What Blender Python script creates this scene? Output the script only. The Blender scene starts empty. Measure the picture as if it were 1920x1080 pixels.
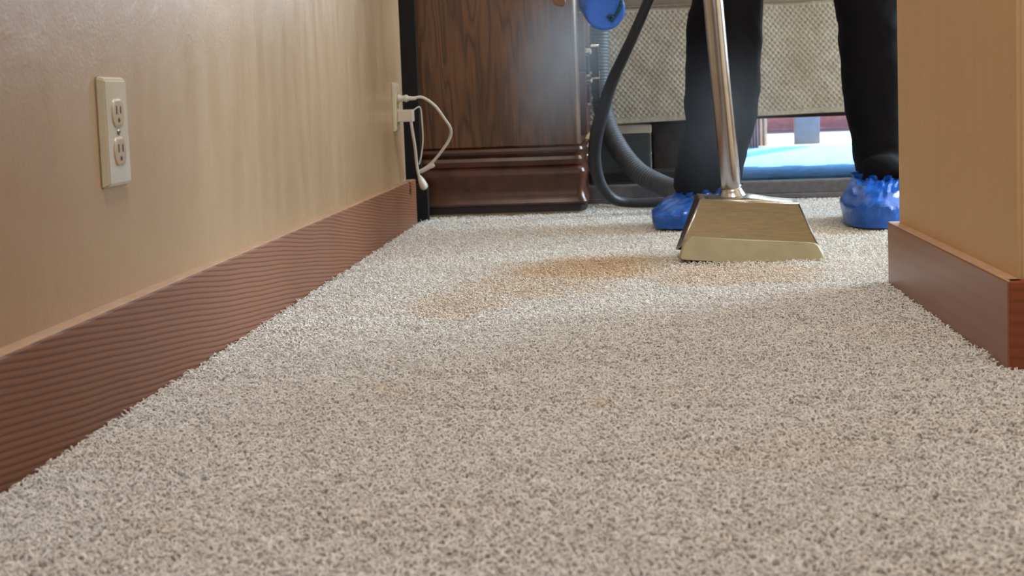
import bpy, bmesh, math, random
import numpy as np
from mathutils import Vector, Matrix, Euler, noise as mnoise
random.seed(7); np.random.seed(7)
S = bpy.context.scene
COL = S.collection
PI = math.pi

# ------------------------------------------------------------------ camera
FPX = 2400.0
cam_d = bpy.data.cameras.new('camera'); cam = bpy.data.objects.new('camera', cam_d); COL.objects.link(cam)
S.camera = cam
cam_d.sensor_fit = 'HORIZONTAL'; cam_d.sensor_width = 36; cam_d.lens = FPX / 1920 * 36
cam_d.clip_start = 0.02; cam_d.clip_end = 200
YAW, PITCH, ROLL = math.atan(213 / FPX), 0.08, -0.037
cam_d.shift_y = -(362 - FPX * math.tan(PITCH)) / 1920
CR = Matrix.Rotation(YAW, 3, 'Z') @ Matrix.Rotation(PI / 2 - PITCH, 3, 'X') @ Matrix.Rotation(ROLL, 3, 'Z')
CL = Vector((0, 0, 0.298))
cam.matrix_world = Matrix.Translation(CL) @ CR.to_4x4()
cam_d.dof.use_dof = True; cam_d.dof.focus_distance = 1.9; cam_d.dof.aperture_fstop = 11

def ray(px, py):
    v = Vector(((px - 960) / FPX, -(py - 540) / FPX + cam_d.shift_y * 1920 / FPX, -1))
    return CR @ v
def P(px, py, d):          # world point seen at a pixel, on the plane y = d
    r = ray(px, py); return CL + r * (d / r.y)
def F(px, py, z=0.0):      # world point on a horizontal plane
    r = ray(px, py); return CL + r * ((z - CL.z) / r.z)

# ------------------------------------------------------------------ world, sun, lamps, exposure
S.view_settings.view_transform = 'Standard'; S.view_settings.look = 'None'
S.view_settings.gamma = 1; S.view_settings.use_curve_mapping = False
S.view_settings.exposure = -0.38
S.cycles.use_denoising = True
S.cycles.max_bounces = 8; S.cycles.diffuse_bounces = 4; S.cycles.transparent_max_bounces = 12
S.cycles.volume_bounces = 0; S.cycles.sample_clamp_indirect = 6
S.cycles.caustics_reflective = False; S.cycles.caustics_refractive = False
w = bpy.data.worlds.new('world'); S.world = w; w.use_nodes = True
wn = w.node_tree; wn.nodes.clear()
sk = wn.nodes.new('ShaderNodeTexSky'); sk.sky_type = 'HOSEK_WILKIE'
sk.sun_direction = (0.25, 0.62, 0.74); sk.turbidity = 3.0; sk.ground_albedo = 0.4
bg = wn.nodes.new('ShaderNodeBackground'); bg.inputs['Strength'].default_value = 5.5
wo = wn.nodes.new('ShaderNodeOutputWorld')
wn.links.new(sk.outputs[0], bg.inputs[0]); wn.links.new(bg.outputs[0], wo.inputs[0])

def lamp(name, typ, loc, direction, energy, color, size=None, portal=False):
    d = bpy.data.lights.new(name, typ); d.energy = energy; d.color = color
    if typ == 'AREA':
        d.shape = 'RECTANGLE'; d.size, d.size_y = size
        if portal: d.cycles.is_portal = True
    if typ == 'SUN': d.angle = 0.01
    o = bpy.data.objects.new(name, d); COL.objects.link(o)
    o.location = loc
    o.rotation_euler = Vector(direction).to_track_quat('-Z', 'Y').to_euler()
    return o
lamp('sun', 'SUN', (3, 12, 9), (-0.30, -0.62, -0.78), 15.0, (1.0, 0.97, 0.92))
# daylight entering through the glazed garden door; cool fill from an added, unseen side window
lamp('door_daylight', 'AREA', (1.72, 6.02, 1.3), (-0.15, -1, -0.55), 170, (0.66, 0.84, 1.0), (2.0, 1.6))
lamp('side_window_fill', 'AREA', (2.93, 3.6, 1.35), (-1, -0.05, -0.28), 250, (0.70, 0.86, 1.0), (1.6, 1.3))
# hall ceiling lamp (warm) above the camera, and an unseen fill added behind it
lamp('hall_lamp', 'AREA', (0.15, 0.7, 2.40), (0, 0, -1), 38, (1.0, 0.94, 0.87), (0.5, 0.5))
lamp('rear_fill', 'AREA', (0.5, -2.4, 1.3), (0, 1, -0.15), 15, (0.97, 0.985, 1.0), (1.8, 1.6))

# ------------------------------------------------------------------ helpers
def tag(o, label=None, cat=None, group=None, kind=None):
    if label: o['label'] = label
    if cat: o['category'] = cat
    if group: o['group'] = group
    if kind: o['kind'] = kind
    return o
def empty(name, loc=(0, 0, 0), label=None, cat=None, group=None):
    o = bpy.data.objects.new(name, None); o.empty_display_size = 0.05; COL.objects.link(o); o.location = loc
    return tag(o, label, cat, group)
def obj(name, bm, mat, parent=None, smooth=False, kind=None):
    """bm is in world coordinates"""
    me = bpy.data.meshes.new(name)
    bmesh.ops.recalc_face_normals(bm, faces=bm.faces[:])
    if parent is not None:
        org = Vector((0, 0, 0)); p = parent
        while p is not None: org += p.location; p = p.parent
        bm.transform(Matrix.Translation(-org))
    bm.to_mesh(me); bm.free()
    me.materials.append(mat)
    if smooth: me.polygons.foreach_set('use_smooth', [True] * len(me.polygons))
    o = bpy.data.objects.new(name, me); COL.objects.link(o)
    if parent is not None: o.parent = parent
    if kind: o['kind'] = kind
    return o
def finish_auto(o, ang=0.7):
    me = o.data
    me.polygons.foreach_set('use_smooth', [True] * len(me.polygons))
    bm = bmesh.new(); bm.from_mesh(me)
    for e in bm.edges:
        if len(e.link_faces) == 2 and e.calc_face_angle(0) > ang: e.smooth = False
    bm.to_mesh(me); bm.free()
    return o
def box(bm, a, b, bev=0.0, rot=None, seg=2):
    a, b = Vector(a), Vector(b)
    r = bmesh.ops.create_cube(bm, size=1.0)
    vs = r['verts']
    for v in vs:
        v.co = Vector((a[i] + (v.co[i] + .5) * (b[i] - a[i]) for i in range(3)))
    if rot is not None:
        c = (a + b) / 2
        for v in vs: v.co = c + rot @ (v.co - c)
    if bev > 0:
        es = list({e for v in vs for e in v.link_edges})
        bmesh.ops.bevel(bm, geom=es, offset=bev, segments=seg, affect='EDGES', profile=0.6)
    return bm
def B(a, b, bev=0.0, rot=None):
    return box(bmesh.new(), a, b, bev, rot)
def poly(bm, verts, faces):
    vs = [bm.verts.new(v) for v in verts]
    for f in faces: bm.faces.new([vs[i] for i in f])
    return vs
def spline(pts, n=8):
    pts = [Vector(p) for p in pts]
    out = []
    for i in range(len(pts) - 1):
        p0 = pts[max(i - 1, 0)]; p1 = pts[i]; p2 = pts[i + 1]; p3 = pts[min(i + 2, len(pts) - 1)]
        for k in range(n):
            t = k / n
            out.append(0.5 * ((2 * p1) + (-p0 + p2) * t + (2 * p0 - 5 * p1 + 4 * p2 - p3) * t * t + (-p0 + 3 * p1 - 3 * p2 + p3) * t ** 3))
    out.append(pts[-1]); return out
def sweep(bm, pts, rad, seg=10, cap=True, flat=1.0):
    """tube along pts; rad: number or function of (index, arc length)"""
    pts = [Vector(p) for p in pts]
    L = [0]
    for i in range(1, len(pts)): L.append(L[-1] + (pts[i] - pts[i - 1]).length)
    t0 = (pts[1] - pts[0]).normalized()
    up = Vector((0, 0, 1)) if abs(t0.z) < .9 else Vector((1, 0, 0))
    n = (up - t0 * up.dot(t0)).normalized()
    rings = []
    for i, p in enumerate(pts):
        t = (pts[min(i + 1, len(pts) - 1)] - pts[max(i - 1, 0)]).normalized()
        n = (n - t * n.dot(t)).normalized(); b = t.cross(n)
        r = rad(i, L[i]) if callable(rad) else rad
        rings.append([bm.verts.new(p + (n * math.cos(a) * flat + b * math.sin(a)) * r) for a in [2 * PI * k / seg for k in range(seg)]])
    for a, c in zip(rings, rings[1:]):
        for k in range(seg): bm.faces.new((a[k], a[(k + 1) % seg], c[(k + 1) % seg], c[k]))
    if cap:
        bm.faces.new(rings[0]); bm.faces.new(rings[-1][::-1])
    return bm
def resample(pts, step):
    pts = [Vector(p) for p in pts]; L = [0]
    for i in range(1, len(pts)): L.append(L[-1] + (pts[i] - pts[i - 1]).length)
    out = []; n = int(L[-1] / step); j = 0
    for k in range(n + 1):
        s = k * L[-1] / n
        while j < len(L) - 2 and L[j + 1] < s: j += 1
        out.append(pts[j].lerp(pts[j + 1], (s - L[j]) / max(L[j + 1] - L[j], 1e-9)))
    return out
def lathe(bm, prof, axis_o, axis_d, seg=28):
    """prof: list of (dist along axis, radius)"""
    d = Vector(axis_d).normalized(); o = Vector(axis_o)
    n = d.orthogonal().normalized(); b = d.cross(n); rings = []
    for h, r in prof:
        rings.append([bm.verts.new(o + d * h + (n * math.cos(a) + b * math.sin(a)) * max(r, 1e-5)) for a in [2 * PI * k / seg for k in range(seg)]])
    for a, c in zip(rings, rings[1:]):
        for k in range(seg): bm.faces.new((a[k], a[(k + 1) % seg], c[(k + 1) % seg], c[k]))
    bm.faces.new(rings[0]); bm.faces.new(rings[-1][::-1])
    return bm
def sphere(bm, c, r, sc=(1, 1, 1), rot=None, u=16, v=10):
    M = Matrix.Translation(c) @ (rot.to_4x4() if rot else Matrix.Identity(4)) @ Matrix.Diagonal((r * sc[0], r * sc[1], r * sc[2], 1))
    bmesh.ops.create_uvsphere(bm, u_segments=u, v_segments=v, radius=1, matrix=M)
    return bm
def fbm(p, s, o=3):
    return mnoise.fractal(Vector(p) * s, 0.8, 2.0, o)

# ------------------------------------------------------------------ materials
def srgb(r, g, b):
    f = lambda c: (c / 255 / 12.92) if c / 255 <= .04045 else ((c / 255 + .055) / 1.055) ** 2.4
    return (f(r), f(g), f(b), 1)
class M:
    def __init__(s, name):
        s.m = bpy.data.materials.new(name); s.m.use_nodes = True; s.t = s.m.node_tree
        s.b = s.t.nodes['Principled BSDF']; s.out = s.t.nodes['Material Output']
    def n(s, typ, **kw):
        x = s.t.nodes.new('ShaderNode' + typ)
        for k, v in kw.items():
            if hasattr(x, k): setattr(x, k, v)
            else: x.inputs[k.replace('_', ' ')].default_value = v
        return x
    def l(s, a, b): s.t.links.new(a, b)
    def set(s, **kw):
        for k, v in kw.items(): s.b.inputs[k.replace('_', ' ')].default_value = v
        return s
    def pos(s, scale=(1, 1, 1), rot=(0, 0, 0)):
        g = s.n('NewGeometry'); mp = s.n('Mapping'); mp.inputs['Scale'].default_value = scale; mp.inputs['Rotation'].default_value = rot
        s.l(g.outputs['Position'], mp.inputs['Vector']); return mp.outputs[0]
    def noise(s, vec, scale, detail=3, rough=.5, dist=0):
        x = s.n('TexNoise'); x.inputs['Scale'].default_value = scale; x.inputs['Detail'].default_value = detail
        x.inputs['Roughness'].default_value = rough; x.inputs['Distortion'].default_value = dist
        s.l(vec, x.inputs['Vector']); return x.outputs[0]
    def math(s, op, a, b=None, c=None, clamp=False):
        x = s.n('Math'); x.operation = op; x.use_clamp = clamp
        for i, v in enumerate((a, b, c)):
            if v is None: continue
            if isinstance(v, (int, float)): x.inputs[i].default_value = v
            else: s.l(v, x.inputs[i])
        return x.outputs[0]
    def ramp(s, fac, stops):
        x = s.n('ValToRGB'); e = x.color_ramp.elements
        while len(e) < len(stops): e.new(0.5)
        for i, (p, c) in enumerate(stops): e[i].position = p; e[i].color = c
        s.l(fac, x.inputs[0]); return x.outputs[0]
    def mix(s, fac, a, b):
        x = s.n('Mix', data_type='RGBA')
        if isinstance(fac, (int, float)): x.inputs[0].default_value = fac
        else: s.l(fac, x.inputs[0])
        for i, v in ((6, a), (7, b)):
            if isinstance(v, tuple): x.inputs[i].default_value = v
            else: s.l(v, x.inputs[i])
        return x.outputs[2]
    def col(s, c): s.l(c, s.b.inputs['Base Color']); return s
    def bump(s, h, dist, strength=1.0):
        x = s.n('Bump'); x.inputs['Strength'].default_value = strength; x.inputs['Distance'].default_value = dist
        s.l(h, x.inputs['Height']); s.l(x.outputs[0], s.b.inputs['Normal']); return s
def plain(name, c, rough=.5, metal=0.0, var=0.08, vs=30, bump=0.0, bs=200, spec=0.5):
    m = M(name); m.set(Roughness=rough, Metallic=metal); m.b.inputs['Specular IOR Level'].default_value = spec
    p = m.pos(); n = m.noise(p, vs, 3)
    d = tuple(x * (1 - 2 * var) for x in c[:3]) + (1,); e = tuple(min(1, x * (1 + var)) for x in c[:3]) + (1,)
    m.col(m.ramp(n, [(.3, d), (.7, e)]))
    if bump: m.bump(m.noise(p, bs, 2), bump)
    return m.m

def wall_mat(name, c, rough):
    m = M(name); m.set(Roughness=rough); m.b.inputs['Specular IOR Level'].default_value = .5
    p = m.pos(); n = m.noise(p, 2.2, 4)
    c2 = tuple(x * .9 for x in c[:3]) + (1,)
    base = m.ramp(n, [(.3, c2), (.7, c)])
    sp = m.noise(p, 90, 1); k = m.math('GREATER_THAN', sp, .79)      # small scuffs and nicks
    k = m.math('MULTIPLY', k, .25)
    m.col(m.mix(k, base, tuple(x * .6 for x in c[:3]) + (1,)))
    b = m.math('ADD', m.math('MULTIPLY', m.noise(p, 260, 2), .25), m.noise(p, 18, 3))
    m.bump(b, .0012)
    r = m.math('MULTIPLY_ADD', m.noise(m.pos((1, 6, 1.2)), 5, 4), .3, rough - .15)
    m.l(r, m.b.inputs['Roughness'])
    return m.m
WALL = wall_mat('tan_eggshell_paint', srgb(173, 142, 108), .36)
WALLR = wall_mat('ochre_paint', srgb(212, 178, 132), .5)
WHITEW = plain('ceiling_white', srgb(225, 218, 205), .9, var=.02)

def fir(name, c1, c2, contrast=1.0, tilt=.12, period=.0065, rough=.48):
    m = M(name); m.set(Roughness=rough)
    g = m.n('NewGeometry'); sp = m.n('SeparateXYZ'); m.l(g.outputs['Position'], sp.inputs[0])
    nz = m.noise(m.pos((1, .8, 1.6)), 3.0, 2, .4)
    c = m.math('MULTIPLY_ADD', sp.outputs['Y'], tilt, sp.outputs['Z'])
    c = m.math('MULTIPLY_ADD', nz, .02, c)
    sn = m.math('SINE', m.math('MULTIPLY', c, 2 * PI / period))
    sn = m.math('POWER', m.math('MULTIPLY_ADD', sn, .499, .5), .55)
    sn = m.math('MULTIPLY_ADD', sn, contrast, (1 - contrast) * .6)
    fine = m.noise(m.pos((1, 14, 260)), 3, 3)
    v = m.math('ADD', m.math('MULTIPLY', sn, .8), m.math('MULTIPLY', fine, .35))
    big = m.noise(m.pos((1, 1, 1)), 3, 2)
    ca = m.ramp(v, [(.1, c1), (.75, c2)])
    m.col(m.mix(m.math('MULTIPLY', big, .35), ca, tuple(x * .75 for x in c1[:3]) + (1,)))
    m.bump(v, .0003)
    return m.m
FIR = fir('grained_fir', srgb(82, 44, 26), srgb(146, 95, 64))
FIRR = fir('smooth_fir', srgb(132, 84, 62), srgb(148, 97, 73), contrast=.5, tilt=.02, period=.02, rough=.33)
FIREND = fir('fir_return', srgb(120, 58, 30), srgb(150, 76, 40), contrast=.7, tilt=0, period=.012, rough=.4)

def oak(name, dark, light, rough=.3):
    m = M(name); m.set(Roughness=rough); m.b.inputs['Coat Weight'].default_value = .25; m.b.inputs['Coat Roughness'].default_value = .2
    nz = m.noise(m.pos((8, 3, .75)), 1.5, 3, .45, .2)
    g = m.n('NewGeometry'); sp = m.n('SeparateXYZ'); m.l(g.outputs['Position'], sp.inputs[0])
    wob = m.noise(m.pos((30, 30, 9)), 1.0, 3)
    ring = m.math('SINE', m.math('MULTIPLY_ADD', wob, 3.2, m.math('MULTIPLY', nz, 84)))
    ring = m.math('POWER', m.math('MULTIPLY_ADD', ring, .5, .5), .55)
    pore = m.noise(m.pos((420, 420, 13)), 1.0, 3, .6)
    streak = m.noise(m.pos((60, 60, 3)), 1.0, 3)
    v = m.math('ADD', m.math('MULTIPLY', ring, .33), m.math('MULTIPLY', pore, .5))
    v = m.math('ADD', v, m.math('MULTIPLY', streak, .38))
    m.col(m.ramp(v, [(.3, dark), (.62, tuple((a + b) / 2 for a, b in zip(dark, light))), (.95, light)]))
    m.bump(v, .0004)
    return m.m
OAK = oak('dark_oak', srgb(50, 30, 17), srgb(120, 80, 47))
OAKD = plain('dark_oak_mould', srgb(84, 48, 34), .28, var=.22, vs=22)

def carpet_mat(name, tuft):
    m = M(name); m.set(Roughness=.95); m.b.inputs['Specular IOR Level'].default_value = .15
    m.b.inputs['Sheen Weight'].default_value = .25; m.b.inputs['Sheen Roughness'].default_value = .6
    p = m.pos()
    if tuft:
        oi = m.n('ObjectInfo'); v = oi.outputs['Random']
        base = m.ramp(v, [(0, srgb(202, 199, 194)), (.25, srgb(222, 220, 215)), (.7, srgb(234, 233, 229)), (1, srgb(248, 247, 245))])
    else:
        v = m.noise(p, 260, 2)
        base = m.ramp(v, [(.3, srgb(160, 152, 142)), (.7, srgb(224, 218, 208))])
    large = m.noise(m.pos((1, 2.5, 1)), 3.0, 4)
    base = m.mix(m.math('MULTIPLY', m.ramp(large, [(.45, (0, 0, 0, 1)), (.7, (1, 1, 1, 1))]), .16), base, srgb(216, 190, 166))
    # spilled-drink stain being cleaned
    wv = m.n('TexNoise'); wv.inputs['Scale'].default_value = 7; wv.inputs['Detail'].default_value = 4; m.l(p, wv.inputs['Vector'])
    sub = m.n('VectorMath', operation='SUBTRACT'); m.l(wv.outputs['Color'], sub.inputs[0]); sub.inputs[1].default_value = (.5, .5, .5)
    scl = m.n('VectorMath', operation='MULTIPLY'); m.l(sub.outputs[0], scl.inputs[0]); scl.inputs[1].default_value = (.16, .22, 0)
    add = m.n('VectorMath', operation='ADD'); m.l(p, add.inputs[0]); m.l(scl.outputs[0], add.inputs[1])
    tot = None
    for (cx, cy, rx, ry, k) in STAINS:
        q = m.n('VectorMath', operation='SUBTRACT'); m.l(add.outputs[0], q.inputs[0]); q.inputs[1].default_value = (cx, cy, 0)
        s_ = m.n('VectorMath', operation='MULTIPLY'); m.l(q.outputs[0], s_.inputs[0]); s_.inputs[1].default_value = (1 / rx, 1 / ry, 0)
        ln = m.n('VectorMath', operation='LENGTH'); m.l(s_.outputs[0], ln.inputs[0])
        g_ = m.math('MULTIPLY', m.n_smooth(ln.outputs['Value']), k)
        tot = g_ if tot is None else m.math('MAXIMUM', tot, g_)
    m.col(m.mix(tot, base, srgb(204, 170, 128)))
    if not tuft: m.bump(v, .003)
    return m.m
def _ns(s, v):
    x = s.n('MapRange'); x.interpolation_type = 'SMOOTHSTEP'; s.l(v, x.inputs['Value'])
    x.inputs['From Min'].default_value = .35; x.inputs['From Max'].default_value = 1.15
    x.inputs['To Min'].default_value = 1; x.inputs['To Max'].default_value = 0; return x.outputs['Result']
M.n_smooth = _ns
def st(px, py, rx, ry, k):
    c = F(px, py); a = F(px + rx, py); b = F(px, py + ry * .8)
    return (c.x, c.y, abs(a.x - c.x), abs(c.y - b.y) * 1.15, k)
STAINS = [st(1105, 500, 200, 36, .75), st(1000, 530, 190, 40, .42), st(860, 565, 130, 38, .34), st(1380, 512, 220, 26, .42),
          st(1075, 758, 40, 12, .4), st(700, 740, 60, 12, .2), st(300, 1010, 120, 26, .15)]
CARPET = carpet_mat('carpet_backing', False)
TUFT = carpet_mat('carpet_yarn', True)

BLACK = plain('gap_shade_black', srgb(10, 11, 16), .8)  # black for the panels that stand in for shade in the gap
CLOTH = plain('black_trouser_cloth', srgb(11, 11, 19), .85, var=.15, vs=14, bump=.0006, bs=500, spec=.2)
ALMOND = plain('almond_plate', srgb(196, 185, 162), .22, var=.03)
IVORY = plain('ivory_receptacle', srgb(180, 157, 126), .3, var=.03)
SLOT = plain('slot_dark', srgb(30, 22, 15), .7)
WHITEP = plain('white_cord_plastic', srgb(212, 208, 198), .35, var=.03)
BRASS = plain('dark_antique_pull', srgb(30, 30, 34), .3, metal=.7)
CHROME = plain('pull_bright', srgb(225, 222, 205), .12, metal=1)
GREYHOSE = plain('grey_corrugated_hose', srgb(84, 90, 98), .5, var=.06)
BLACKHOSE = plain('charcoal_solution_hose', srgb(40, 42, 48), .5, var=.1)
SKIN = plain('skin', srgb(184, 140, 118), .5, var=.06)
BLUEB = plain('blue_bottle_plastic', srgb(58, 116, 232), .4, var=.05)
TEAL = plain('teal_print', srgb(8, 72, 92), .5)
SHIRT = plain('navy_shirt', srgb(30, 34, 52), .85)
HAIR = plain('dark_hair', srgb(32, 22, 16), .7)
GREYFRAME = plain('grey_bed_frame', srgb(112, 110, 116), .6, var=.1, vs=60)
DARKFRAME = plain('dark_bed_slat', srgb(48, 38, 36), .7)
BIN = plain('smoke_grey_bin', srgb(74, 84, 92), .4)
LIDW = plain('white_lid', srgb(250, 248, 242), .4, var=.02)
BOXF = plain('brown_fabric_box', srgb(58, 49, 47), .9, var=.25, vs=40, bump=.001, bs=300)
RUG = plain('rug_blue_daylight', srgb(100, 176, 252), .95, var=.18, vs=22, bump=.002, bs=160)  # added rug: blue daylight on the floor put into its colour
PATIO = plain('pale_patio_concrete', srgb(225, 222, 214), .9)
REDW = plain('faded_red_wall', srgb(222, 158, 166), .9)
GREYPOST = plain('grey_door_stile', srgb(112, 110, 114), .6)
WHITES = plain('white_sill', srgb(228, 228, 230), .5)
MAT = plain('white_mattress', srgb(215, 210, 200), .9)
CURT = plain('pink_curtain', srgb(190, 130, 118), .9)
def steel(name, c, rough, an=(1, 1, 1)):
    m = M(name); m.set(Metallic=1.0, Roughness=rough); m.b.inputs['Base Color'].default_value = c
    n = m.noise(m.pos(an), 40, 3)
    m.col(m.ramp(n, [(.3, tuple(x * .8 for x in c[:3]) + (1,)), (.7, c)]))
    m.l(m.math('MULTIPLY_ADD', n, .2, rough - .1), m.b.inputs['Roughness'])
    return m.m
STEEL = steel('wand_steel', srgb(184, 182, 182), .2, (.2, .2, .2))
HEADM = steel('brushed_bronze_head', srgb(116, 102, 80), .40, (1, 1, 12))
HEADT = steel('head_top_steel', srgb(190, 182, 165), .3)
GLIDE = plain('cream_glide_plastic', srgb(168, 159, 130), .4, var=.05)
def foil():
    m = M('blue_plastic_film'); m.set(Roughness=.28); m.b.inputs['Transmission Weight'].default_value = 0.0
    p = m.pos(); n = m.noise(p, 24, 3)
    m.col(m.ramp(n, [(.3, srgb(22, 74, 165)), (.7, srgb(44, 112, 214))]))
    m.b.inputs['Subsurface Weight'].default_value = .0
    r = m.noise(p, 55, 2, .5, .8); m.bump(r, .003, .6)
    return m.m
FOIL = foil()
def spread_mat():
    m = M('woven_bedspread'); m.set(Roughness=.9)
    p = m.pos(); n = m.noise(p, 120, 2); n2 = m.noise(p, 5, 2)
    m.col(m.ramp(m.math('ADD', m.math('MULTIPLY', n, .6), m.math('MULTIPLY', n2, .4)), [(.3, srgb(168, 163, 150)), (.7, srgb(204, 200, 187))]))
    m.bump(n, .001); return m.m
SPREAD = spread_mat()
def glass():
    m = M('window_glass'); tr = m.n('BsdfTransparent'); gl = m.n('BsdfGlossy'); gl.inputs['Roughness'].default_value = .02
    mx = m.n('MixShader'); mx.inputs[0].default_value = .06
    m.l(tr.outputs[0], mx.inputs[1]); m.l(gl.outputs[0], mx.inputs[2]); m.l(mx.outputs[0], m.out.inputs[0])
    return m.m
GLASS = glass()

# ------------------------------------------------------------------ room shell
XL = -0.522            # left wall plane
WE = 3.045              # far end of the left wall
FAR = 6.12
CEIL = 2.45
floor = obj('floor', B((-1.2, -2.6, -.05), (3.05, FAR + .1, -.0095)), CARPET, kind='structure')
ceiling = obj('ceiling', B((-1.2, -2.6, CEIL), (3.05, FAR + .1, CEIL + .1)), WHITEW, kind='structure')
bm = B((XL - .16, -2.6, 0), (XL, WE, CEIL))
es = [e for e in bm.edges if abs(e.verts[0].co.x - XL) < 1e-4 and abs(e.verts[1].co.x - XL) < 1e-4 and abs(e.verts[0].co.y - WE) < 1e-4 and abs(e.verts[1].co.y - WE) < 1e-4]
bmesh.ops.bevel(bm, geom=es, offset=.02, segments=6, affect='EDGES', profile=.5)
finish_auto(obj('wall_left', bm, WALL, kind='structure'))
obj('wall_recess', B((-1.2, WE - .1, 0), (-.62, FAR, CEIL)), WALL, kind='structure')
obj('wall_back', B((-1.2, -2.7, 0), (3.05, -2.6, CEIL)), WALL, kind='structure')
obj('wall_east', B((3.0, -2.6, 0), (3.1, 2.7, CEIL)), WALL, kind='structure')
bm = B((3.0, 2.7, 0), (3.1, 4.6, .6)); box(bm, (3.0, 2.7, 2.1), (3.1, 4.6, CEIL)); box(bm, (3.0, 4.6, 0), (3.1, FAR, CEIL))
obj('wall_window_side', bm, WALL, kind='structure')
DX0, DX1 = P(1438, 270, FAR).x, 2.75
bm = B((-.62, FAR, 0), (DX0 - .03, FAR + .12, CEIL)); box(bm, (DX1 + .03, FAR, 0), (3.05, FAR + .12, CEIL)); box(bm, (DX0 - .03, FAR, 2.1), (DX1 + .03, FAR + .12, CEIL))
obj('wall_far', bm, WALL, kind='structure')

# right wall stub
RX, RY0, RY1, RT = 0.403, 1.354, 1.93, 0.015
bm = B((RX, RY0, 0), (1.7, RY1, CEIL))
es = [e for e in bm.edges if abs(e.verts[0].co.x - RX) < 1e-4 and abs(e.verts[1].co.x - RX) < 1e-4 and abs((e.verts[0].co - e.verts[1].co).z) > 1]
bmesh.ops.bevel(bm, geom=es, offset=.004, segments=3, affect='EDGES')
obj('wall_right', bm, WALLR, kind='structure')

# baseboards
BH = 0.104
FIRTOP = plain('fir_top_lit', srgb(184, 150, 120), .35, var=.08, vs=60)  # lighter top faces: light from above put into the colour
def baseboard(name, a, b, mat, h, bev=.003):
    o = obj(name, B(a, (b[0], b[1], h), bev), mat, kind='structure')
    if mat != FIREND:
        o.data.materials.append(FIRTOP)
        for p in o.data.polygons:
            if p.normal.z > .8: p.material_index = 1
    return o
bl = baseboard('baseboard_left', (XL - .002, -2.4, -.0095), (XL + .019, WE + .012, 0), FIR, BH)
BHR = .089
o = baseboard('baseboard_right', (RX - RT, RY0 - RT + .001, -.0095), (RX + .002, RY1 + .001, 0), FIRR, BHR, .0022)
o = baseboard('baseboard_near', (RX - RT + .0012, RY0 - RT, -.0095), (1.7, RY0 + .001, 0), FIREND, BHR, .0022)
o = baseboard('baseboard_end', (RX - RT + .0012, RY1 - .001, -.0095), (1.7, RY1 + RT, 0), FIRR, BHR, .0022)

# garden door in the far wall
door = empty('door_1', (DX0, FAR, 0)); tag(door, kind='structure')
SW = .115
mx = P(1515, 250, FAR).x
for x0, x1 in ((DX0 - .03, DX0), (mx - SW / 2, mx + SW / 2), (DX1 - .06, DX1)):
    obj('door_stile', B((x0, FAR + .01, .012), (x1, FAR + .07, 2.08), .004), GREYPOST, door)
obj('door_head', B((DX0 - .03, FAR, 2.08), (DX1, FAR + .08, 2.12)), GREYPOST, door)
obj('door_sill', B((DX0 - .05, FAR - .05, -.002), (DX1, FAR + .09, .016), .004), WHITES, door)
for x0, x1 in ((DX0, mx - SW / 2), (mx + SW / 2, DX1 - .06)):
    obj('glass_pane', B((x0, FAR + .035, .012), (x1, FAR + .041, 2.08)), GLASS, door)
for k, (a, b) in enumerate(((1424, 1430), (1431, 1437))):
    obj('trim_%d' % (k + 1), B((P(a, 250, FAR).x, FAR - .022 - .008 * k, 0), (P(b, 250, FAR).x, FAR + .001, 2.15), .003), plain('door_casing_fir%d' % k, srgb(214 - 20 * k, 168 - 10 * k, 140 - 8 * k), .5), kind='structure')
# unseen window added on the side wall to bring in light
win = empty('added_window_1', (3.0, 3.65, .6)); tag(win, kind='structure')
for a, b in (((3.0, 2.7, .6), (3.05, 4.6, .66)), ((3.0, 2.7, 2.04), (3.05, 4.6, 2.1)), ((3.0, 2.7, .6), (3.05, 2.76, 2.1)), ((3.0, 4.54, .6), (3.05, 4.6, 2.1)), ((3.0, 3.62, .6), (3.05, 3.68, 2.1))):
    obj('window_frame', B(a, b, .004), WHITES, win)
for a, b in (((3.02, 2.76, .66), (3.026, 3.62, 2.04)), ((3.02, 3.68, .66), (3.026, 4.54, 2.04))):
    obj('glass_pane', B(a, b), GLASS, win)
# curtain beside the door
bm = bmesh.new(); rows = []
for zi in range(3):
    row = []
    for i in range(61):
        x = P(1398, 250, 6.0).x + i * .0013 - .02; row.append(bm.verts.new((x, 6.04 + .018 * math.sin(i * .62), [.008, 1.0, 2.1][zi])))
    rows.append(row)
for a, b in zip(rows, rows[1:]):
    for i in range(60): bm.faces.new((a[i], a[i + 1], b[i + 1], b[i]))
cu = obj('curtain', bm, CURT, smooth=True)
so = cu.modifiers.new('th', 'SOLIDIFY'); so.thickness = .003
tag(cu, 'narrow dusty pink curtain hanging left of the bright garden door', 'curtain')
# outside
tag(obj('patio', B((-6, FAR + .12, -.2), (9, 30, -.1)), PATIO), kind='structure')
pw = empty('garden_wall', (0, 11.2, -.1), 'faded red garden wall seen through the glass door', 'wall')
for i in range(9):
    for j in range(3):
        x0 = -2.5 + i * 1.0
        obj('block', B((x0 + .006, 11.2 + random.uniform(0, .01), -.1 + j * .25), (x0 + .994, 11.4, -.1 + j * .25 + .244), .006), REDW, pw)

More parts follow.
